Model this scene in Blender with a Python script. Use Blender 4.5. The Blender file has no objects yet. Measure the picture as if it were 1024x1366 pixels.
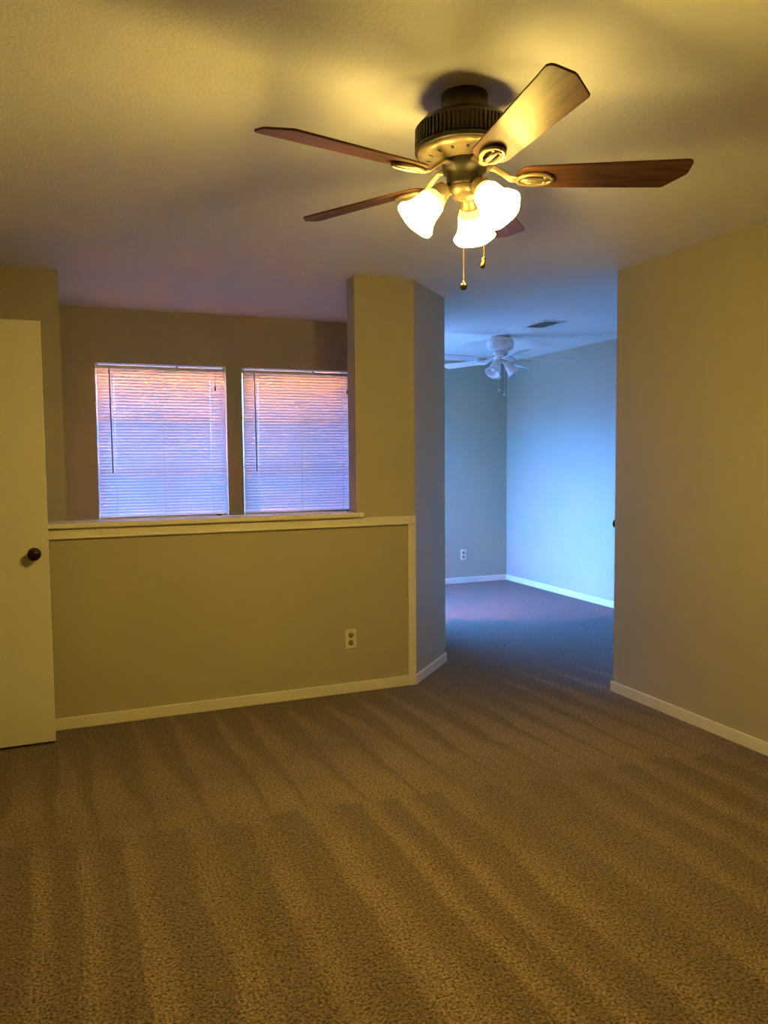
import bpy, bmesh, math, random
from mathutils import Vector, Matrix
random.seed(7)
S = bpy.context.scene
COL = S.collection
PI = math.pi

# ------------------------------------------------------------------ camera
cd = bpy.data.cameras.new('camera')
cam = bpy.data.objects.new('camera', cd)
COL.objects.link(cam)
R_ = Vector((0.92458504, -0.38088218, -0.00844175))
U_ = Vector((0.03363836, 0.05954478, 0.9976587))
F_ = Vector((0.37948776, 0.92270428, -0.06786647))
cam.matrix_world = Matrix(((R_.x, U_.x, -F_.x, 0), (R_.y, U_.y, -F_.y, 0), (R_.z, U_.z, -F_.z, 1.3818), (0, 0, 0, 1)))
cd.sensor_fit = 'HORIZONTAL'
cd.sensor_width = 24.0
cd.lens = 24.0 * 1041.5 / 1024.0
cd.clip_start = 0.05
S.camera = cam

# ------------------------------------------------------------------ world, sun, exposure
S.view_settings.view_transform = 'Standard'
S.view_settings.look = 'None'
S.view_settings.exposure = 0.0
S.view_settings.gamma = 1.0
S.view_settings.use_curve_mapping = False
S.cycles.max_bounces = 10
S.cycles.diffuse_bounces = 6
S.cycles.glossy_bounces = 4
S.cycles.transmission_bounces = 6
S.cycles.transparent_max_bounces = 12
S.cycles.caustics_reflective = False
S.cycles.caustics_refractive = False
S.cycles.sample_clamp_indirect = 60.0
S.cycles.use_denoising = True

SKY = 108.0
world = bpy.data.worlds.new('sky')
S.world = world
world.use_nodes = True
wn, wl = world.node_tree.nodes, world.node_tree.links
wn.clear()
wo = wn.new('ShaderNodeOutputWorld')
wb = wn.new('ShaderNodeBackground')
wt = wn.new('ShaderNodeTexCoord')
ws = wn.new('ShaderNodeSeparateXYZ')
wr = wn.new('ShaderNodeValToRGB')
wr.color_ramp.elements[0].position = 0.49
wr.color_ramp.elements[0].color = (0.02, 0.04, 0.11, 1)
wr.color_ramp.elements[1].position = 0.57
wr.color_ramp.elements[1].color = (0.072, 0.285, 1.0, 1)
wm = wn.new('ShaderNodeMath'); wm.operation = 'MULTIPLY_ADD'
wm.inputs[1].default_value = 0.5; wm.inputs[2].default_value = 0.5
wl.new(wt.outputs['Generated'], ws.inputs[0])
wl.new(ws.outputs['Z'], wm.inputs[0])
wl.new(wm.outputs[0], wr.inputs[0])
wl.new(wr.outputs[0], wb.inputs[0])
wb.inputs[1].default_value = SKY
wl.new(wb.outputs[0], wo.inputs[0])

sd = bpy.data.lights.new('sun', 'SUN')
sd.energy = 1650.0
sd.angle = 0.02
sd.color = (1.0, 0.85, 0.6)
sun = bpy.data.objects.new('sun', sd)
COL.objects.link(sun)
sun.rotation_euler = (math.radians(25), 0, 0)      # high over the house, shining down to light the made-up awning


def portal(name, loc, rot, sx, sy):
    l = bpy.data.lights.new(name, 'AREA')
    l.shape = 'RECTANGLE'; l.size = sx; l.size_y = sy
    l.cycles.is_portal = True
    o = bpy.data.objects.new(name, l); COL.objects.link(o)
    o.location = loc; o.rotation_euler = rot


portal('sky_portal', (0.686, 5.93, 1.51), (-PI / 2, 0, 0), 0.96, 1.16)
portal('sky_portal', (1.709, 5.93, 1.51), (-PI / 2, 0, 0), 0.96, 1.16)
portal('sky_portal', (2.21, 6.71, 1.275), (0, -PI / 2, 0), 1.65, 1.38)

# lamp colours (linear): the bulbs are very warm
LAMP = (1.0, 0.66, 0.12)
L_OUT = 58.0
L_IN = 460.0

# ------------------------------------------------------------------ materials


def mat(name, col=(0.8, 0.8, 0.8), rough=0.5, metal=0.0, spec=0.5, coat=0.0):
    m = bpy.data.materials.new(name)
    m.use_nodes = True
    b = m.node_tree.nodes['Principled BSDF']
    b.inputs['Base Color'].default_value = (*col, 1)
    b.inputs['Roughness'].default_value = rough
    b.inputs['Metallic'].default_value = metal
    b.inputs['Specular IOR Level'].default_value = spec
    b.inputs['Coat Weight'].default_value = coat
    return m


def nodes(m):
    return m.node_tree.nodes, m.node_tree.links, m.node_tree.nodes['Principled BSDF']


def add_bump(m, scale, strength, dist=0.002, detail=3.0, kind='noise'):
    n, l, b = nodes(m)
    g = n.new('ShaderNodeNewGeometry')
    t = n.new('ShaderNodeTexNoise')
    t.inputs['Scale'].default_value = scale
    t.inputs['Detail'].default_value = detail
    bp = n.new('ShaderNodeBump')
    bp.inputs['Strength'].default_value = strength
    bp.inputs['Distance'].default_value = dist
    l.new(g.outputs['Position'], t.inputs['Vector'])
    l.new(t.outputs['Fac'], bp.inputs['Height'])
    l.new(bp.outputs['Normal'], b.inputs['Normal'])
    return m


def add_mottle(m, c1, c2, scale, detail=2.0, stretch=(1, 1, 1)):
    n, l, b = nodes(m)
    g = n.new('ShaderNodeNewGeometry')
    mp = n.new('ShaderNodeVectorMath'); mp.operation = 'MULTIPLY'
    mp.inputs[1].default_value = stretch
    t = n.new('ShaderNodeTexNoise')
    t.inputs['Scale'].default_value = scale
    t.inputs['Detail'].default_value = detail
    r = n.new('ShaderNodeValToRGB')
    r.color_ramp.elements[0].position = 0.3; r.color_ramp.elements[0].color = (*c1, 1)
    r.color_ramp.elements[1].position = 0.7; r.color_ramp.elements[1].color = (*c2, 1)
    l.new(g.outputs['Position'], mp.inputs[0])
    l.new(mp.outputs[0], t.inputs['Vector'])
    l.new(t.outputs['Fac'], r.inputs[0])
    l.new(r.outputs[0], b.inputs['Base Color'])
    return m


M = {}
M['wall'] = add_mottle(add_bump(mat('wall_paint', rough=0.55, spec=0.3), 160, 0.14, 0.002), (0.425, 0.39, 0.29), (0.455, 0.415, 0.31), 1.6)
M['ceiling'] = add_mottle(add_bump(mat('ceiling_paint', rough=0.6, spec=0.3), 75, 0.42, 0.004, 2.0), (0.88, 0.865, 0.825), (0.91, 0.895, 0.855), 2.0)
M['trim'] = add_mottle(add_bump(mat('trim_paint', rough=0.4, spec=0.4), 40, 0.06, 0.002), (0.72, 0.69, 0.60), (0.78, 0.745, 0.65), 6.0)
M['door'] = add_mottle(add_bump(mat('door_paint', rough=0.42, spec=0.4), 60, 0.05, 0.002), (0.66, 0.63, 0.55), (0.70, 0.67, 0.585), 1.2)
M['bronze_knob'] = add_mottle(mat('oiled_bronze', rough=0.22, metal=0.8), (0.035, 0.018, 0.012), (0.06, 0.03, 0.02), 30)
M['dark_bronze'] = add_mottle(mat('fan_bronze', rough=0.42, metal=0.55), (0.055, 0.045, 0.03), (0.085, 0.07, 0.045), 25)
M['antique'] = add_mottle(mat('antique_brass', rough=0.38, metal=0.55), (0.30, 0.24, 0.14), (0.38, 0.30, 0.18), 30)
M['brass'] = add_mottle(mat('chain_brass', rough=0.3, metal=0.8), (0.55, 0.42, 0.2), (0.65, 0.5, 0.25), 40)
M['dark_brass'] = add_mottle(mat('aged_brass', rough=0.18, metal=1.0), (0.30, 0.20, 0.07), (0.42, 0.30, 0.12), 60)
M['white_metal'] = add_mottle(mat('white_enamel', rough=0.4), (0.70, 0.70, 0.68), (0.76, 0.76, 0.74), 10)
M['white_glass'] = add_mottle(mat('unlit_glass', rough=0.25), (0.80, 0.80, 0.80), (0.86, 0.86, 0.86), 12)
M['plate'] = add_mottle(mat('outlet_plastic', rough=0.35), (0.74, 0.69, 0.58), (0.78, 0.73, 0.62), 30)
M['socket'] = add_mottle(mat('socket_plastic', rough=0.4), (0.33, 0.28, 0.19), (0.38, 0.32, 0.22), 30)
M['slot'] = add_mottle(mat('dark_slot', rough=0.8), (0.012, 0.01, 0.008), (0.02, 0.016, 0.012), 30)
M['dark_plastic'] = add_mottle(mat('dark_plastic', rough=0.5), (0.02, 0.018, 0.018), (0.03, 0.027, 0.026), 30)
M['frame'] = add_mottle(mat('window_vinyl', rough=0.45), (0.62, 0.60, 0.56), (0.68, 0.66, 0.62), 8)
M['rail'] = add_mottle(mat('blind_rail', rough=0.4), (0.70, 0.70, 0.68), (0.76, 0.76, 0.73), 8)
M['wand'] = add_mottle(mat('clear_wand', rough=0.2), (0.10, 0.09, 0.085), (0.13, 0.12, 0.11), 8)


def wood(name, c1, c2, c3, rough):
    m = mat(name, rough=rough, spec=0.08, coat=0.06)
    n, l, b = nodes(m)
    b.inputs['Coat Roughness'].default_value = 0.2
    tc = n.new('ShaderNodeTexCoord')
    mp = n.new('ShaderNodeMapping')
    mp.inputs['Scale'].default_value = (2.5, 26, 26)
    t = n.new('ShaderNodeTexNoise')
    t.inputs['Scale'].default_value = 2.2
    t.inputs['Detail'].default_value = 6
    t.inputs['Distortion'].default_value = 0.6
    r = n.new('ShaderNodeValToRGB')
    r.color_ramp.elements[0].position = 0.32; r.color_ramp.elements[0].color = (*c1, 1)
    r.color_ramp.elements[1].position = 0.68; r.color_ramp.elements[1].color = (*c3, 1)
    e = r.color_ramp.elements.new(0.5); e.color = (*c2, 1)
    l.new(tc.outputs['Object'], mp.inputs[0]); l.new(mp.outputs[0], t.inputs['Vector'])
    l.new(t.outputs['Fac'], r.inputs[0]); l.new(r.outputs[0], b.inputs['Base Color'])
    return m


M['walnut'] = wood('walnut_blade', (0.06, 0.026, 0.012), (0.095, 0.042, 0.02), (0.135, 0.062, 0.03), 0.45)
M['white_blade'] = wood('white_blade', (0.66, 0.66, 0.65), (0.70, 0.70, 0.69), (0.74, 0.74, 0.73), 0.4)


def emit(name, col, strength):
    m = bpy.data.materials.new(name)
    m.use_nodes = True
    n, l = m.node_tree.nodes, m.node_tree.links
    n.clear()
    o = n.new('ShaderNodeOutputMaterial')
    e = n.new('ShaderNodeEmission')
    e.inputs[0].default_value = (*col, 1)
    e.inputs[1].default_value = strength
    l.new(e.outputs[0], o.inputs[0])
    return m


M['glow_out'] = emit('lit_glass_outside', (1.0, 0.69, 0.16), L_OUT)
M['glow_mid'] = emit('lit_glass_shoulder', (1.0, 0.69, 0.16), L_OUT * 0.42)
M['glow_neck'] = emit('lit_glass_neck', (1.0, 0.66, 0.16), 2.5)
M['glow_in'] = emit('lit_glass_inside', LAMP, L_IN)


def glass_mat(name, tint):
    m = bpy.data.materials.new(name)
    m.use_nodes = True
    n, l = m.node_tree.nodes, m.node_tree.links
    n.clear()
    o = n.new('ShaderNodeOutputMaterial')
    t = n.new('ShaderNodeBsdfTransparent'); t.inputs[0].default_value = (*tint, 1)
    g = n.new('ShaderNodeBsdfGlossy'); g.inputs['Roughness'].default_value = 0.02
    mx = n.new('ShaderNodeMixShader'); mx.inputs[0].default_value = 0.05
    l.new(t.outputs[0], mx.inputs[1]); l.new(g.outputs[0], mx.inputs[2]); l.new(mx.outputs[0], o.inputs[0])
    return m


M['glass'] = glass_mat('window_glass', (0.93, 0.95, 0.95))
M['dimmed_glass'] = glass_mat('dimmed_window_glass', (0.52, 0.52, 0.52))  # grey tint added to dim the daylight reaching the slats


def translucent(name, dcol, tcol, scale=20):
    m = bpy.data.materials.new(name)
    m.use_nodes = True
    n, l = m.node_tree.nodes, m.node_tree.links
    n.clear()
    o = n.new('ShaderNodeOutputMaterial')
    d = n.new('ShaderNodeBsdfDiffuse'); d.inputs[0].default_value = (*dcol, 1)
    t = n.new('ShaderNodeBsdfTranslucent')
    g = n.new('ShaderNodeNewGeometry')
    tx = n.new('ShaderNodeTexNoise'); tx.inputs['Scale'].default_value = scale
    r = n.new('ShaderNodeValToRGB')
    r.color_ramp.elements[0].color = (*[c * 0.94 for c in tcol], 1)
    r.color_ramp.elements[1].color = (*[min(1, c * 1.06) for c in tcol], 1)
    a = n.new('ShaderNodeAddShader')
    l.new(g.outputs['Position'], tx.inputs['Vector']); l.new(tx.outputs['Fac'], r.inputs[0]); l.new(r.outputs[0], t.inputs[0])
    l.new(d.outputs[0], a.inputs[0]); l.new(t.outputs[0], a.inputs[1]); l.new(a.outputs[0], o.inputs[0])
    return m


M['slat'] = translucent('blind_slat', (0.50, 0.50, 0.49), (0.10, 0.10, 0.097))
M['added_awning'] = translucent('added_awning_fabric', (0.12, 0.05, 0.02), (0.82, 0.28, 0.06))  # for the unseen awning added to warm the light on the blinds


def carpet_mat():
    m = mat('carpet_pile', rough=0.95, spec=0.08)
    n, l, b = nodes(m)
    b.inputs['Sheen Weight'].default_value = 0.15
    b.inputs['Sheen Roughness'].default_value = 0.6
    g = n.new('ShaderNodeNewGeometry')
    sp = n.new('ShaderNodeSeparateXYZ')
    l.new(g.outputs['Position'], sp.inputs[0])

    def math_(op, a, b_=None, c=None, clamp=False):
        x = n.new('ShaderNodeMath'); x.operation = op; x.use_clamp = clamp
        for i, v in enumerate((a, b_, c)):
            if v is None:
                continue
            if isinstance(v, (int, float)):
                x.inputs[i].default_value = v
            else:
                l.new(v, x.inputs[i])
        return x.outputs[0]

    def noise(vec, scale, detail=2.0, dim='3D', w=None):
        t = n.new('ShaderNodeTexNoise'); t.noise_dimensions = dim
        t.inputs['Scale'].default_value = scale
        t.inputs['Detail'].default_value = detail
        if vec is not None:
            l.new(vec, t.inputs['Vector'])
        if w is not None:
            l.new(w, t.inputs['W'])
        return t.outputs['Fac']
    X, Y = sp.outputs['X'], sp.outputs['Y']
    P = g.outputs['Position']
    wob = noise(P, 2.3, 3.0)
    # the seam between the two vacuum passes, slightly slanted
    seam = math_('MULTIPLY_ADD', X, -0.09, 2.95)
    seam = math_('ADD', seam, math_('MULTIPLY', math_('SUBTRACT', wob, 0.5), 0.25))
    far = math_('MULTIPLY', math_('SUBTRACT', Y, seam), 25.0, clamp=True)
    # far pass: wedge-shaped tracks, wide at the seam and thin at the wall
    xw = math_('ADD', X, math_('MULTIPLY', math_('SUBTRACT', wob, 0.5), 0.10))
    t1 = math_('FRACT', math_('MULTIPLY_ADD', xw, 1 / 0.20, noise(None, 1.7, 1.0, '1D', X)))
    v = math_('DIVIDE', math_('SUBTRACT', Y, 2.9), 1.45)
    v = math_('SUBTRACT', 1.05, v)
    w1 = math_('MULTIPLY_ADD', math_('SUBTRACT', v, t1), 4.5, 0.5, clamp=True)
    edge1 = math_('MULTIPLY', t1, 9.0, clamp=True)
    w1 = math_('MULTIPLY', w1, edge1)
    # near pass: long streaks of uneven width
    t2 = math_('FRACT', math_('MULTIPLY_ADD', xw, 1 / 0.21, math_('MULTIPLY', noise(None, 1.1, 1.0, '1D', X), 2.0)))
    w2 = math_('MULTIPLY_ADD', math_('SUBTRACT', 0.45, t2), 3.0, 0.5, clamp=True)
    w2 = math_('MULTIPLY', w2, math_('MULTIPLY', t2, 10.0, clamp=True))
    mix = n.new('ShaderNodeMix'); mix.data_type = 'FLOAT'
    l.new(far, mix.inputs[0]); l.new(w2, mix.inputs[2]); l.new(w1, mix.inputs[3])
    stripe = mix.outputs[0]
    # break the tracks up with larger soft patches
    patch = noise(P, 1.4, 2.0)
    stripe = math_('MULTIPLY', stripe, math_('MULTIPLY_ADD', math_('SUBTRACT', patch, 0.45), 3.0, 0.6, clamp=True))
    # tufts
    fine = noise(P, 120, 4.0)
    vor = n.new('ShaderNodeTexVoronoi'); vor.inputs['Scale'].default_value = 120
    l.new(P, vor.inputs['Vector'])
    r = n.new('ShaderNodeValToRGB')
    r.color_ramp.elements[0].position = 0.33; r.color_ramp.elements[0].color = (0.05, 0.034, 0.022, 1)
    r.color_ramp.elements[1].position = 0.72; r.color_ramp.elements[1].color = (0.355, 0.252, 0.165, 1)
    e = r.color_ramp.elements.new(0.5); e.color = (0.185, 0.129, 0.085, 1)
    l.new(math_('MULTIPLY_ADD', math_('SUBTRACT', vor.outputs['Distance'], 0.45), -0.18, fine), r.inputs[0])
    hs = n.new('ShaderNodeHueSaturation')
    l.new(r.outputs[0], hs.inputs['Color'])
    l.new(math_('MULTIPLY_ADD', stripe, 0.46, 0.84), hs.inputs['Value'])
    l.new(hs.outputs[0], b.inputs['Base Color'])
    bp = n.new('ShaderNodeBump'); bp.inputs['Strength'].default_value = 1.0; bp.inputs['Distance'].default_value = 0.012
    l.new(math_('ADD', fine, math_('MULTIPLY', noise(P, 60, 2.0), 0.6)), bp.inputs['Height'])
    l.new(bp.outputs['Normal'], b.inputs['Normal'])
    return m


M['carpet'] = carpet_mat()

# ------------------------------------------------------------------ mesh helpers


class MB:
    def __init__(self):
        self.bm = bmesh.new()

    def box(self, x0, y0, z0, x1, y1, z1, mi=0):
        vs = [self.bm.verts.new(p) for p in ((x0, y0, z0), (x1, y0, z0), (x1, y1, z0), (x0, y1, z0),
                                             (x0, y0, z1), (x1, y0, z1), (x1, y1, z1), (x0, y1, z1))]
        for f in ((0, 3, 2, 1), (4, 5, 6, 7), (0, 1, 5, 4), (1, 2, 6, 5), (2, 3, 7, 6), (3, 0, 4, 7)):
            self.bm.faces.new([vs[i] for i in f]).material_index = mi
        return self

    def prism(self, poly, z0, z1):
        lo = [self.bm.verts.new((x, y, z0)) for x, y in poly]
        hi = [self.bm.verts.new((x, y, z1)) for x, y in poly]
        n = len(poly)
        self.bm.faces.new(lo[::-1]); self.bm.faces.new(hi)
        for i in range(n):
            j = (i + 1) % n
            self.bm.faces.new([lo[i], lo[j], hi[j], hi[i]])
        return self

    def lathe(self, prof, mtx=None, seg=40, cap0=False, cap1=False, mi=0, mod=None):
        """prof: list of (r, z) turned about the z axis."""
        mtx = mtx or Matrix.Identity(4)
        rings = []
        for k, (r, z) in enumerate(prof):
            ring = []
            for i in range(seg):
                a = 2 * PI * i / seg
                rr = r * (mod(a, k) if mod else 1.0)
                ring.append(self.bm.verts.new(mtx @ Vector((rr * math.cos(a), rr * math.sin(a), z))))
            rings.append(ring)
        for a, b in zip(rings, rings[1:]):
            for i in range(seg):
                j = (i + 1) % seg
                f = self.bm.faces.new([a[i], a[j], b[j], b[i]])
                f.material_index = mi; f.smooth = True
        if cap0:
            self.bm.faces.new(rings[0][::-1]).material_index = mi
        if cap1:
            self.bm.faces.new(rings[-1]).material_index = mi
        return self

    def tube(self, pts, r, seg=10, mi=0, sz=(1, 1)):
        pts = [Vector(p) for p in pts]
        rings = []
        up = Vector((0, 0, 1))
        for i, p in enumerate(pts):
            t = (pts[min(i + 1, len(pts) - 1)] - pts[max(i - 1, 0)]).normalized()
            a = t.cross(up if abs(t.dot(up)) < 0.95 else Vector((1, 0, 0))).normalized()
            b = a.cross(t).normalized()
            rr = r[i] if isinstance(r, (list, tuple)) else r
            rings.append([self.bm.verts.new(p + rr * (sz[0] * math.cos(2 * PI * k / seg) * a + sz[1] * math.sin(2 * PI * k / seg) * b)) for k in range(seg)])
        for a, b in zip(rings, rings[1:]):
            for i in range(seg):
                j = (i + 1) % seg
                f = self.bm.faces.new([a[i], a[j], b[j], b[i]]); f.smooth = True; f.material_index = mi
        self.bm.faces.new(rings[0][::-1]).material_index = mi
        self.bm.faces.new(rings[-1]).material_index = mi
        return self

    def ball(self, c, r, seg=14, mi=0, sc=(1, 1, 1)):
        prof = [(max(1e-4, r * math.sin(PI * k / 10)), -r * math.cos(PI * k / 10)) for k in range(11)]
        m = Matrix.Translation(c) @ Matrix.Diagonal((*sc, 1))
        return self.lathe(prof, m, seg, True, True, mi)

    def build(self, name, mats, parent=None, bevel=0.0, smooth=False):
        bmesh.ops.recalc_face_normals(self.bm, faces=self.bm.faces)
        me = bpy.data.meshes.new(name)
        self.bm.to_mesh(me); self.bm.free()
        for m in (mats if isinstance(mats, (list, tuple)) else [mats]):
            me.materials.append(m)
        o = bpy.data.objects.new(name, me)
        COL.objects.link(o)
        if parent:
            o.parent = parent
        if bevel:
            bv = o.modifiers.new('bevel', 'BEVEL'); bv.width = bevel; bv.segments = 2; bv.limit_method = 'ANGLE'
        return o


def struct(o):
    o['kind'] = 'structure'
    return o


def thing(name, label, cat, loc, rotz=0.0, group=None):
    o = bpy.data.objects.new(name, None); COL.objects.link(o)
    o.location = loc; o.rotation_euler = (0, 0, rotz)
    o.empty_display_size = 0.1
    o['label'] = label; o['category'] = cat
    if group:
        o['group'] = group
    return o


# ------------------------------------------------------------------ the room
H = 2.44
xr, yr, yh, th, yw, xb, yf = 2.968, 3.683, 4.289, 0.127, 5.809, 4.633, 7.622
xc0, xc1, dg = 1.590, 1.966, 0.412
xd, yd = xc1 + dg, yh + dg
xl, yb = -0.86, -0.9
yblk, xblk = 4.773, 0.016
W = M['wall']

shell = [(xl - 1.4, yb - 0.12), (xb + 0.13, yb - 0.12), (xb + 0.13, yf + 0.14), (xd - th, yf + 0.14), (xd - th, yw + 0.09), (xl - 1.4, yw + 0.09)]
struct(MB().prism(shell, -0.12, 0.0).build('floor', M['carpet']))
struct(MB().prism(shell, H, H + 0.18).build('ceiling', M['ceiling']))

struct(MB().box(xr, yb - 0.12, 0, xr + 0.12, yr, H).build('wall_right', W))
struct(MB().box(xr + 0.12, yr - 0.12, 0, xb + 0.13, yr, H).build('wall_closet', W))
struct(MB().box(xl, yb - 0.12, 0, xr, yb, H).build('wall_back', W))
dy0, dy1, dz1 = 3.27, 4.075, 2.06
struct(MB().box(xl - 0.12, yb - 0.12, 0, xl, dy0, H).box(xl - 0.12, dy1, 0, xl, yw + 0.09, H).box(xl - 0.12, dy0, dz1, xl, dy1, H).build('wall_left', W))
struct(MB().box(xl - 1.4, 2.2, 0, xl - 1.28, yw + 0.09, H).box(xl - 1.28, 2.2, 0, xl - 0.12, 2.32, H).box(xl - 1.28, 4.9, 0, xl - 0.12, 5.02, H).build('wall_hall', W))
struct(MB().box(xl, yblk, 0, xblk, yw, H).build('wall_stair', W))
struct(MB().box(xl, yh, 0, xc0, yh + th, 1.041).build('wall_half', W))
struct(MB().prism([(xc0, yh), (xc1, yh), (xc1 - 0.053, yh + th), (xc0, yh + th)], 0, H).build('wall_column', W))
struct(MB().prism([(xc1, yh), (xd, yd), (xd - th, yd + 0.053), (xc1 - 0.053, yh + th)], 0, H).build('wall_diagonal', W))
# partition, then the outside wall with the back room's own window
wy0, wy1, wz0, wz1 = 6.02, 7.40, 0.45, 2.10
pm = MB().prism([(xd, yd), (xd, wy0), (xd - th, wy0), (xd - th, yd + 0.053)], 0, H)
pm.box(xd - th, wy0, 0, xd, wy1, wz0).box(xd - th, wy0, wz1, xd, wy1, H).box(xd - th, wy1, 0, xd, yf + 0.14, H)
struct(pm.build('wall_partition', W))
struct(MB().box(xd, yf, 0, xb + 0.13, yf + 0.14, H).build('wall_far', W))
struct(MB().box(xb, yr, 0, xb + 0.13, yf, H).build('wall_alcove', W))
# window wall with two openings
W1, W2 = (0.232, 1.140), (1.257, 2.165)
zb, zt = 0.955, 2.067
wm_ = MB()
wm_.box(xl, yw, 0, xd - th, yw + 0.09, zb).box(xl, yw, zt, xd - th, yw + 0.09, H)
wm_.box(xl, yw, zb, W1[0], yw + 0.09, zt).box(W1[1], yw, zb, W2[0], yw + 0.09, zt).box(W2[1], yw, zb, xd - th, yw + 0.09, zt)
struct(wm_.build('wall_window', W))

# baseboards
hb, tb = 0.062, 0.012
T = M['trim']


def base_prism(name, poly):
    struct(MB().prism(poly, 0, hb).build(name, T, bevel=0.004))


xv0 = xc1 - 0.052
base_prism('baseboard_half', [(xl, yh - tb), (xv0, yh - tb), (xv0, yh), (xl, yh)])
e = tb / math.sqrt(2)
k = tb * math.tan(PI / 8)
base_prism('baseboard_diagonal', [(xc1 + 0.0005, yh + 0.0005), (xc1 + e, yh - e), (xd + e, yd - e), (xd, yd)])
base_prism('baseboard_right', [(xr - tb, yb), (xr, yb), (xr, yr), (xr, yr + tb), (xr - tb, yr + tb)])
base_prism('baseboard_far', [(xd, yf - tb), (xb - tb, yf - tb), (xb - tb, yf), (xd, yf)])
base_prism('baseboard_alcove', [(xb - tb, yr), (xb, yr), (xb, yf), (xb - tb, yf)])
base_prism('baseboard_partition', [(xd, yd + 0.02), (xd + tb, yd + 0.02), (xd + tb, yf - tb), (xd, yf - tb)])
base_prism('baseboard_left', [(xl, yb), (xl + tb, yb), (xl + tb, dy0 - 0.07), (xl, dy0 - 0.07)])
base_prism('baseboard_back', [(xl + tb, yb), (xr - tb, yb), (xr - tb, yb + tb), (xl + tb, yb + tb)])

# half-wall cap ledge, apron board under it, and the upright board at its right end
struct(MB().box(xl, yh - 0.040, 1.0425, 1.588, yh + th + 0.035, 1.069).box(1.588, yh - 0.040, 1.0425, 1.622, yh - 0.0005, 1.069).build('trim_1', T, bevel=0.006))
ap = MB().box(xl, yh - 0.014, 0.988, xc1 - 0.0005, yh - 0.0005, 1.0385)
ap.box(xl, yh - 0.020, 0.988, xv0, yh - 0.014, 1.000)
struct(ap.build('trim_2', T, bevel=0.003))
struct(MB().box(xv0, yh - 0.014, 0, xc1 - 0.0005, yh - 0.0005, 0.9875).build('trim_3', T, bevel=0.003))
# door casing on the left wall
struct(MB().box(xl, dy0 - 0.06, 0, xl + 0.014, dy0, dz1 + 0.06).box(xl, dy1, 0, xl + 0.014, dy1 + 0.06, dz1 + 0.06).box(xl, dy0, dz1, xl + 0.014, dy1, dz1 + 0.06).build('trim_4', T, bevel=0.003))

# ------------------------------------------------------------------ windows and blinds


def window(name, x0, x1, z0, z1, y, glass='dimmed_glass'):
    root = bpy.data.objects.new(name, None); COL.objects.link(root)
    root.location = ((x0 + x1) / 2, y, z0); root['kind'] = 'structure'
    w, h = (x1 - x0) / 2, z1 - z0
    f = MB()
    f.box(-w, -0.02, 0, -w + 0.01, 0.02, h).box(w - 0.01, -0.02, 0, w, 0.02, h)
    f.box(-w + 0.01, -0.02, 0, w - 0.01, 0.02, 0.02).box(-w + 0.01, -0.02, h - 0.006, w - 0.01, 0.02, h)
    f.build('window_frame', M['frame'], root)
    for zz in (h / 3, 2 * h / 3):
        MB().box(-w + 0.01, -0.005, zz - 0.006, w - 0.01, 0.005, zz + 0.006).build('glazing_bar', M['frame'], root)
    MB().box(-0.004, -0.005, 0.02, 0.004, 0.005, h / 3 - 0.006).box(-0.004, -0.005, h / 3 + 0.006, 0.004, 0.005, 2 * h / 3 - 0.006).box(-0.004, -0.005, 2 * h / 3 + 0.006, 0.004, 0.005, h - 0.006).build('upright_bar', M['frame'], root)
    MB().box(-w + 0.01, 0.013, 0.02, w - 0.01, 0.016, h - 0.006).build('pane', M[glass], root)
    return root


window('window_1', W1[0], W1[1], zb, zt, yw + 0.065)
window('window_2', W2[0], W2[1], zb, zt, yw + 0.065)
w3 = window('window_3', -0.69, 0.69, wz0, wz1, 0, 'glass')
w3.location = (xd - 0.09, (wy0 + wy1) / 2, wz0); w3.rotation_euler = (0, 0, PI / 2)


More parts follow.
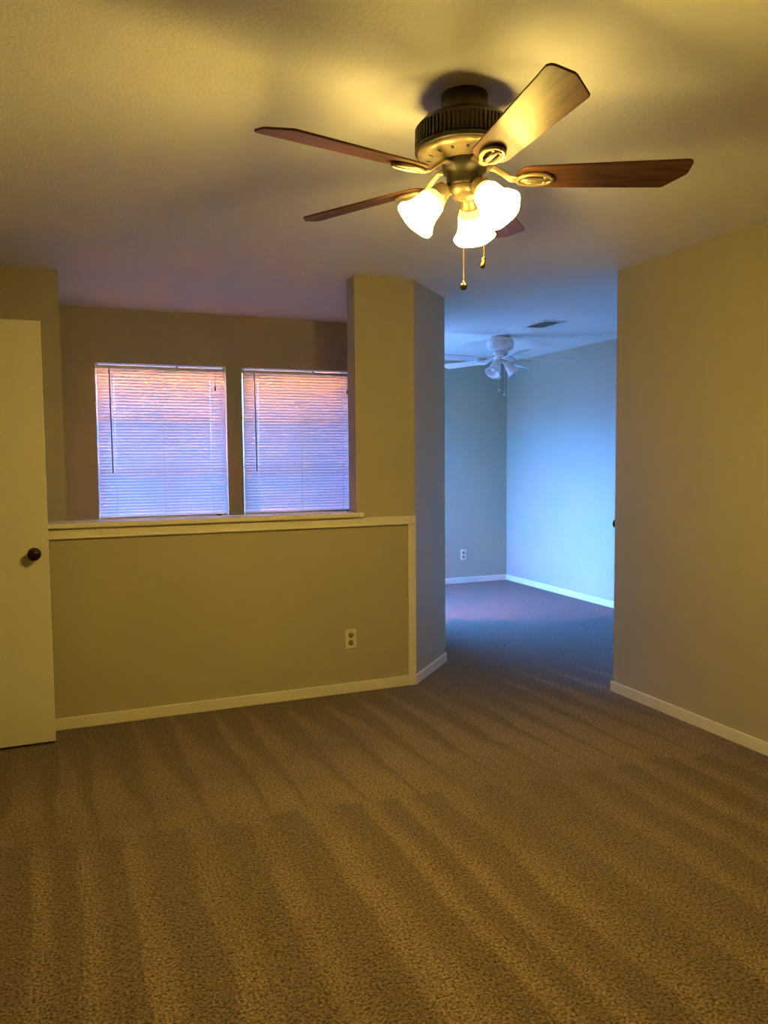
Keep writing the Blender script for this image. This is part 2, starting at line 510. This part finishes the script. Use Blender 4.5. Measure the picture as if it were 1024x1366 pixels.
def make_blind(label, x0, x1):
    w = (x1 - x0) / 2 - 0.010
    root = thing('window_blind', label, 'blind', ((x0 + x1) / 2, yw + 0.022, zb), 0, 'white mini blinds in the windows beyond the half wall')
    h = zt - zb
    hr = MB().box(-w + 0.01, -0.016, h - 0.034, 0.10, 0.014, h - 0.016)
    hr.box(0.106, -0.016, h - 0.034, w - 0.01, 0.014, h - 0.016)
    hr.box(0.092, -0.019, h - 0.036, 0.114, -0.016, h - 0.004)
    for s in (-1, 1):
        hr.box(s * (w - 0.004) - 0.006, -0.018, h - 0.036, s * (w - 0.004) + 0.006, 0.016, h - 0.010)
    hr.build('headrail', M['rail'], root)
    # slats: one mesh, each gently cupped, with the little cord holes at the two ladders
    lad = (-w + 0.115, w - 0.105)
    sl = MB()
    n = 48
    ztop, zlow = h - 0.045, 0.046
    tilt = math.radians(66)
    wid = 0.0265
    for i in range(n):
        zc = ztop + (zlow - ztop) * i / (n - 1)
        dz = random.uniform(-0.0006, 0.0006)
        tl = tilt + random.uniform(-0.03, 0.03)
        segs = []
        edges = [-w, lad[0] - 0.0028, lad[0] + 0.0028, lad[1] - 0.0028, lad[1] + 0.0028, w]
        prof = []
        for q in range(5):
            t = q / 4 - 0.5
            c = 0.0016 * (1 - (2 * t) ** 2)
            # room edge of each slat turned down
            yy = t * wid * math.cos(tl) - c * math.sin(tl)
            zz = zc + dz + t * wid * math.sin(tl) + c * math.cos(tl)
            prof.append((yy, zz))
        cols = {}
        for xx in edges:
            cols[xx] = [sl.bm.verts.new((xx, a, b)) for a, b in prof]
        for j in range(5):
            a, b = cols[edges[j]], cols[edges[j + 1]]
            for q in range(4):
                if j in (1, 3) and q == 2 and i > 2:
                    continue
                f = sl.bm.faces.new([a[q], b[q], b[q + 1], a[q + 1]]); f.smooth = True
    sl.build('slats', M['slat'], root)
    MB().box(-w, -0.011, 0.010, w, 0.011, 0.034).build('bottom_rail', M['rail'], root, bevel=0.003)
    MB().box(w - 0.080, -0.0125, 0.017, w - 0.040, -0.0112, 0.027).build('rail_tag', M['dark_plastic'], root)['label'] = 'small dark tag on the bottom rail'
    for x in lad:
        MB().tube([(x, -0.0135, h - 0.036), (x, -0.0135, 0.034)], 0.0006, 6).build('ladder_cord', M['rail'], root)
    MB().tube([(0.0, -0.0135, h - 0.036), (0.0, -0.0135, 0.034)], 0.0006, 6).build('ladder_cord', M['rail'], root)
    xw = -w + 0.085
    MB().tube([(xw, -0.021, h - 0.036), (xw, -0.024, h - 0.06), (xw + 0.006, -0.026, h - 0.77)], 0.0036, 8).build('tilt_wand', M['wand'], root)
    xp = w - 0.07
    pc = MB().tube([(xp, -0.021, h - 0.036), (xp, -0.024, h - 0.145)], 0.0009, 6).build('pull_cord', M['wand'], root)
    MB().lathe([(0.002, h - 0.140), (0.004, h - 0.146), (0.006, h - 0.172), (0.0055, h - 0.176)], Matrix.Translation((xp, -0.024, 0)), 10, True, True).build('cord_tassel', M['dark_plastic'], pc)
    return root


make_blind('closed white mini blind in the left window beyond the half wall, far from the column', *W1)
make_blind('closed white mini blind in the right window, its edge cut off by the column', *W2)

# made-up awning, out of view, added to tint daylight on the blinds' tops
aw = MB()
ax0, ax1 = -0.1, 2.05
pr = [(yw + 0.095, 2.32), (yw + 0.35, 2.25), (yw + 0.64, 2.14), (yw + 0.66, 2.05)]
vv = [[aw.bm.verts.new((ax0 + (ax1 - ax0) * i / 12, y, z)) for y, z in pr] for i in range(13)]
for i in range(12):
    for j in range(3):
        aw.bm.faces.new([vv[i][j], vv[i + 1][j], vv[i + 1][j + 1], vv[i][j + 1]])
struct(aw.build('unseen_awning', M['added_awning']))
struct(MB().box(2.06, yw + 0.092, 1.90, 2.075, yw + 0.78, 2.38).build('added_light_block', M['trim']))  # unseen board added to keep the orange glow off the back-room window

# ------------------------------------------------------------------ doors


def knob(parent, loc, s=-1):
    """door knob standing off in direction s*y"""
    mt = Matrix.Translation(loc) @ Matrix.Rotation(-s * -PI / 2 if s < 0 else -PI / 2, 4, 'X')
    if s < 0:
        mt = Matrix.Translation(loc) @ Matrix.Rotation(PI / 2, 4, 'X')
    k_ = MB()
    k_.lathe([(0.001, 0.0), (0.031, 0.0005), (0.031, 0.005), (0.026, 0.009), (0.013, 0.011), (0.011, 0.028), (0.016, 0.033), (0.024, 0.039),
              (0.028, 0.047), (0.0275, 0.056), (0.022, 0.062), (0.012, 0.0645), (0.001, 0.065)], mt, 28, True, True)
    return k_.build('door_knob', M['bronze_knob'], parent)


d1 = struct(MB().box(-0.772, 0, 0, 0, 0.035, 2.033).build('door_1', M['door'], bevel=0.002))
d1.location = (-0.0716, 4.0843, 0.014)
knob(d1, (-0.064, 0, 0.926), -1)
knob(d1, (-0.064, 0.035, 0.926), 1)
MB().box(0.0002, 0.006, 0.898, 0.002, 0.029, 0.954).box(0.002, 0.011, 0.918, 0.012, 0.024, 0.934).build('door_latch', M['brass'], d1)
for z in (0.2, 1.0, 1.8):
    MB().tube([(-0.777, -0.004, z), (-0.777, -0.004, z + 0.09)], 0.006, 10).build('hinge', M['brass'], d1)

d2 = struct(MB().box(3.0, yr + 0.004, 0.014, 3.72, yr + 0.036, 2.045).build('door_2', M['door']))
knob(d2, (3.053, yr + 0.036, 0.985), 1)

# ------------------------------------------------------------------ outlets


def outlet(label, loc, rotz=0.0):
    """faces -y"""
    r = thing('wall_outlet', label, 'outlet', loc, rotz, 'white double wall outlets')
    MB().box(-0.035, -0.006, -0.058, 0.035, 0, 0.058).build('cover_plate', M['plate'], r, bevel=0.004)
    for s in (-1, 1):
        rc = MB()
        mt = Matrix.Translation((0, -0.0062, s * 0.0225)) @ Matrix.Rotation(PI / 2, 4, 'X')
        rc.lathe([(0.0175, -0.004), (0.0175, 0.0012), (0.001, 0.0014)], mt, 24, True, True)
        o = rc.build('receptacle', M['socket'], r)
        sl = MB()
        for xx, hh in ((-0.0065, 0.010), (0.0065, 0.008)):
            sl.box(xx - 0.0018, -0.0085, s * 0.0225 + 0.004 - hh / 2, xx + 0.0018, -0.0072, s * 0.0225 + 0.004 + hh / 2)
        sl.lathe([(0.0035, 0), (0.0035, 0.001), (0.0005, 0.001)], Matrix.Translation((0, -0.0076, s * 0.0225 - 0.009)) @ Matrix.Rotation(PI / 2, 4, 'X'), 12, True, True)
        sl.build('slots', M['slot'], o)
    MB().lathe([(0.004, 0), (0.0035, 0.0012), (0.0005, 0.0014)], Matrix.Translation((0, -0.006, 0)) @ Matrix.Rotation(PI / 2, 4, 'X'), 12, True, True).build('screw', M['plate'], r)
    return r


outlet('cream double outlet low on the half wall, near the white upright board', (1.544, yh, 0.323))
outlet('small white double outlet on the far wall of the blue-lit back room', (4.080, yf, 0.315))

# ------------------------------------------------------------------ ceiling vent in the back room
v = thing('ceiling_vent', 'small slotted ceiling vent near the white fan in the back room', 'vent', (3.575, 5.325, H))
vf = MB()
for x0, x1, y0, y1 in ((-0.105, -0.08, -0.165, 0.165), (0.08, 0.105, -0.165, 0.165), (-0.08, 0.08, -0.165, -0.14), (-0.08, 0.08, 0.14, 0.165)):
    vf.box(x0, y0, -0.008, x1, y1, 0)
vf.build('vent_frame', M['white_metal'], v, bevel=0.002)
MB().box(-0.08, -0.14, -0.002, 0.08, 0.14, 0).build('vent_opening', M['socket'], v)
lv = MB()
for i in range(8):
    x = -0.07 + i * 0.02
    lv.bm.faces.new([lv.bm.verts.new(p) for p in ((x - 0.006, -0.14, -0.007), (x + 0.006, -0.14, -0.003), (x + 0.006, 0.14, -0.003), (x - 0.006, 0.14, -0.007))])
lv.build('louvers', M['white_metal'], v)

# ------------------------------------------------------------------ ceiling fans


def blade_mesh(r0=0.150, r1=0.648):
    """paddle along +x, flat, thickness 6 mm; clipped corners at the tip, rounded at the root"""
    half = lambda x: 0.053 + (0.069 - 0.053) * (x - r0) / (r1 - r0)
    up = []
    for k_ in range(9):
        a = PI / 2 * k_ / 8
        up.append((r0 + 0.05 * (1 - math.cos(a)), half(r0) * (0.30 + 0.70 * math.sin(a))))
    tip = [(r1 - 0.062, half(r1 - 0.062)), (r1 - 0.052, half(r1) - 0.005), (r1 - 0.005, 0.006), (r1, -0.004), (r1, -half(r1) + 0.016), (r1 - 0.004, -half(r1) + 0.006), (r1 - 0.014, -half(r1))]
    outline = up + tip + [(x, -y) for x, y in reversed(up)]
    return MB().prism(outline, -0.003, 0.003)


def iron_mesh():
    """blade holder: arm from the hub, forked cradle and oval medallion under the blade root"""
    b = MB()
    # local frame of the blade: x outward, z up, hub is higher than the blade
    b.tube([(0.062, 0, 0.030), (0.085, 0, 0.030), (0.110, 0, 0.014), (0.135, 0, -0.006), (0.165, 0, -0.010)], [0.012, 0.011, 0.010, 0.011, 0.012], 12, sz=(1.35, 0.6))
    ring = []
    cx, ra, rb = 0.205, 0.050, 0.027
    ring = [(cx + ra * math.cos(2 * PI * i / 32), rb * math.sin(2 * PI * i / 32), -0.010) for i in range(33)]
    b.tube(ring, 0.006, 8)
    # raised centre bar and webs
    b.tube([(cx - ra, 0, -0.009), (cx - 0.02, 0, -0.011), (cx + ra, 0, -0.009)], [0.006, 0.0075, 0.006], 10)
    for s in (-1, 1):
        b.tube([(cx - 0.040, s * 0.018, -0.007), (cx, s * 0.024, -0.007), (cx + 0.040, s * 0.018, -0.007)], 0.005, 8)
    for x, y in ((cx - 0.03, 0.0), (cx + 0.03, 0.012), (cx + 0.03, -0.012)):
        b.ball((x, y, -0.012), 0.006, 10, sc=(1, 1, 0.6))
    return b


BLADE = blade_mesh().build('blade', M['walnut'])
IRON = iron_mesh().build('blade_iron', M['antique'])
COL.objects.unlink(BLADE); COL.objects.unlink(IRON)


def add_blades(root, base, z, bm_, im_, pitch):
    for i in range(5):
        b = bpy.data.objects.new('blade', BLADE.data.copy() if bm_ is not M['walnut'] else BLADE.data)
        COL.objects.link(b); b.parent = root
        b.location = (0, 0, z)
        a = math.radians(base + 72 * i)
        b.rotation_euler = Matrix.Rotation(a, 4, 'Z').to_3x3().to_4x4().to_euler()
        b.matrix_local = Matrix.Translation((0, 0, z)) @ Matrix.Rotation(a, 4, 'Z') @ Matrix.Rotation(math.radians(pitch), 4, 'X')
        if bm_ is not M['walnut']:
            b.data.materials.clear(); b.data.materials.append(bm_)
        k_ = bpy.data.objects.new('blade_iron', IRON.data.copy() if bm_ is not M['walnut'] else IRON.data)
        COL.objects.link(k_); k_.parent = b
        if bm_ is not M['walnut']:
            k_.data.materials.clear(); k_.data.materials.append(im_)
        bv = b.modifiers.new('bevel', 'BEVEL'); bv.width = 0.0012; bv.segments = 1


BELL = [(a_ * 0.92, b_ * 0.92) for a_, b_ in [(0.0, 0.022), (0.004, 0.030), (0.014, 0.037), (0.030, 0.0435), (0.050, 0.0465), (0.072, 0.0495), (0.090, 0.0555), (0.104, 0.0635), (0.114, 0.0705)]]


def lamp(root, az, loc_r, z, tilt, lit, metal, glass=None):
    """one light: curved arm, fitter cup, bell glass and bulb"""
    d = Vector((math.cos(az), math.sin(az), 0))
    ax = (d * math.sin(tilt) + Vector((0, 0, -math.cos(tilt)))).normalized()
    p = Vector((0, 0, z)) + d * loc_r
    rot = ax.to_track_quat('Z', 'Y').to_matrix().to_4x4()
    mt = Matrix.Translation(p) @ rot
    arm = MB()
    arm.tube([Vector((0, 0, z + 0.012)) + d * 0.025, Vector((0, 0, z + 0.012)) + d * (loc_r - 0.022), p - ax * 0.026], 0.010, 12)
    arm.lathe([(0.012, -0.034), (0.022, -0.030), (0.027, -0.018), (0.0285, -0.004), (0.031, 0.004), (0.030, 0.008)], mt, 28, True, False)
    arm.build('lamp_fitter', metal, root)
    lip = lambda a, k_: 1.0 + (0.025 * math.cos(6 * a) if k_ >= 7 else 0.0)
    outer = [(r, s) for s, r in BELL]
    inner = [(r - 0.0028, s) for s, r in BELL]
    g = MB()
    g.lathe(outer, mt, 48, False, False, 0, lip)
    for q, f in enumerate(g.bm.faces):
        f.material_index = 2 if q // 48 < 3 else (3 if q // 48 < 5 else 0)
    g.lathe(inner, mt, 48, False, False, 1, lip)
    # rim
    bm = g.bm
    bm.verts.ensure_lookup_table()
    n = 48 * len(BELL)
    for i in range(48):
        j = (i + 1) % 48
        a = [bm.verts[48 * (len(BELL) - 1) + q] for q in (i, j)]
        c = [bm.verts[n + 48 * (len(BELL) - 1) + q] for q in (i, j)]
        bm.faces.new([a[0], a[1], c[1], c[0]]).material_index = 0
    bm.faces.new([bm.verts[n + i] for i in range(48)]).material_index = 1
    sh = g.build('lamp_shade', [M['glow_out'], M['glow_in'], M['glow_neck'], M['glow_mid']] if lit else [glass] * 4, root)
    bulb = MB()
    bulb.lathe([(0.010, 0.006), (0.013, 0.022), (0.022, 0.040), (0.026, 0.055), (0.021, 0.070), (0.010, 0.079), (0.001, 0.081)], mt, 20, True, True)
    bulb.build('bulb', M['glow_in'] if lit else glass, sh)


def chain(root, x, y, z0, z1, pend):
    b = MB()
    n = int((z0 - z1) / 0.006)
    b.tube([(x, y, z0), (x, y, z1)], 0.0011, 6)
    for i in range(n):
        b.lathe([(0.0004, -0.0022), (0.0021, 0), (0.0004, 0.0022)], Matrix.Translation((x, y, z0 - 0.006 * (i + 0.5))), 6, True, True)
    c = b.build('pull_chain', M['brass'] if pend != 'white' else M['white_metal'], root)
    p = MB()
    if pend == 'ball':
        p.ball((x, y, z1 - 0.010), 0.0115, 16)
        p.lathe([(0.002, z1 + 0.006), (0.004, z1 + 0.002), (0.003, z1 - 0.002)], Matrix.Translation((x, y, 0)), 10, True, True)
        p.build('chain_ball', M['dark_brass'], c)
    elif pend == 'bell':
        mt = Matrix.Translation((x, y, z1)) @ Matrix.Rotation(0.22, 4, 'Y')
        p.lathe([(0.0015, 0.003), (0.005, 0.0), (0.0055, -0.008), (0.0085, -0.024), (0.007, -0.029), (0.001, -0.031)], mt, 14, True, True)
        p.build('chain_pendant', M['dark_brass'], c)
    else:
        p.ball((x, y, z1 - 0.006), 0.010, 12)
        p.build('chain_ball', M['white_metal'], c)


# --- the big fan, lit
fan = thing('ceiling_fan', 'large dark bronze ceiling fan with walnut blades and three lit bell shades', 'ceiling fan', (1.126, 2.092, H))
zc = lambda z: z - H
MB().lathe([(0.068, 0), (0.068, zc(2.395)), (0.064, zc(2.385)), (0.050, zc(2.378)), (0.050, zc(2.366))], None, 40, True, True).build('canopy', M['dark_bronze'], fan)
mb = MB()
mb.lathe([(0.050, zc(2.372)), (0.105, zc(2.368)), (0.128, zc(2.360)), (0.140, zc(2.348)), (0.140, zc(2.290)), (0.146, zc(2.287)), (0.146, zc(2.278)), (0.138, zc(2.274))], None, 64, True, True)
nr = 72
for i in range(nr):     # vent ribs round the band
    a = 2 * PI * i / nr
    m = Matrix.Rotation(a, 4, 'Z')
    vs = []
    for (x, y, z) in ((0.139, -0.003, 2.292), (0.146, -0.0025, 2.292), (0.146, 0.0025, 2.292), (0.139, 0.003, 2.292), (0.139, -0.003, 2.345), (0.145, -0.0025, 2.342), (0.145, 0.0025, 2.342), (0.139, 0.003, 2.345)):
        vs.append(mb.bm.verts.new(m @ Vector((x, y, zc(z)))))
    for f in ((0, 3, 2, 1), (4, 5, 6, 7), (0, 1, 5, 4), (1, 2, 6, 5), (2, 3, 7, 6), (3, 0, 4, 7)):
        mb.bm.faces.new([vs[q] for q in f])
motor = mb.build('motor_housing', M['dark_bronze'], fan)
cone = MB().lathe([(0.139, zc(2.279)), (0.138, zc(2.272)), (0.120, zc(2.262)), (0.090, zc(2.256)), (0.078, zc(2.250)), (0.060, zc(2.248))], None, 64, True, True).build('motor_plate', M['antique'], fan)
for i in range(15):
    a = 2 * PI * (i + 0.3) / 15
    m = Matrix.Rotation(a, 4, 'Z')
    sl = MB()
    r0, r1, z0, z1, hw = 0.098, 0.112, 2.2572, 2.2596, 0.004
    vs = [sl.bm.verts.new(m @ Vector(p)) for p in ((r0, -hw, zc(z0)), (r1, -hw, zc(z1)), (r1, hw, zc(z1)), (r0, hw, zc(z0)))]
    sl.bm.faces.new(vs)
    sl.build('vent_slot', M['slot'], cone)
MB().lathe([(0.066, zc(2.250)), (0.068, zc(2.244)), (0.064, zc(2.222)), (0.053, zc(2.216)), (0.053, zc(2.190)), (0.056, zc(2.184)), (0.050, zc(2.176))], None, 48, True, True).build('switch_housing', M['dark_bronze'], fan)
MB().lathe([(0.050, zc(2.178)), (0.052, zc(2.172)), (0.048, zc(2.160)), (0.036, zc(2.150)), (0.018, zc(2.143)), (0.006, zc(2.141)), (0.005, zc(2.132)), (0.001, zc(2.130))], None, 40, True, True).build('light_plate', M['antique'], fan)
add_blades(fan, 47.6, zc(2.206), M['walnut'], M['antique'], -13)
for az in (170, 50, -78):
    lamp(fan, math.radians(az), 0.080, zc(2.152), math.radians(43), True, M['antique'])
vdir = Vector((0.4115, 0.9114, 0)); vrt = Vector((0.9114, -0.4115, 0))
p = vdir * -0.040 + vrt * -0.006
chain(fan, p.x, p.y, zc(2.160), zc(1.893), 'ball')
p = vdir * 0.050 + vrt * 0.062
chain(fan, p.x, p.y, zc(2.172), zc(1.985), 'bell')

# --- the white fan in the back room, unlit
fb = thing('ceiling_fan', 'small white ceiling fan with unlit bell shades in the blue-lit back room', 'ceiling fan', (3.581, 6.002, H))
MB().lathe([(0.075, 0), (0.080, -0.012), (0.105, -0.022), (0.118, -0.045), (0.118, -0.085), (0.108, -0.105), (0.085, -0.120), (0.06, -0.128)], None, 48, True, True).build('motor_housing', M['white_metal'], fb)
MB().lathe([(0.062, -0.128), (0.066, -0.150), (0.055, -0.168), (0.055, -0.205), (0.048, -0.222), (0.010, -0.232)], None, 40, True, True).build('switch_housing', M['white_metal'], fb)
add_blades(fb, 112.8, -0.205, M['white_blade'], M['white_metal'], 11)
for az in (205, 325, 85):
    lamp(fb, math.radians(az), 0.062, -0.240, math.radians(36), False, M['white_metal'], M['white_glass'])
for (a, dz) in ((-110, -0.46), (-50, -0.50)):
    r = math.radians(a - 22)
    chain(fb, 0.05 * math.cos(r), 0.05 * math.sin(r), -0.225, dz, 'white')
bpy.data.objects.remove(BLADE); bpy.data.objects.remove(IRON)
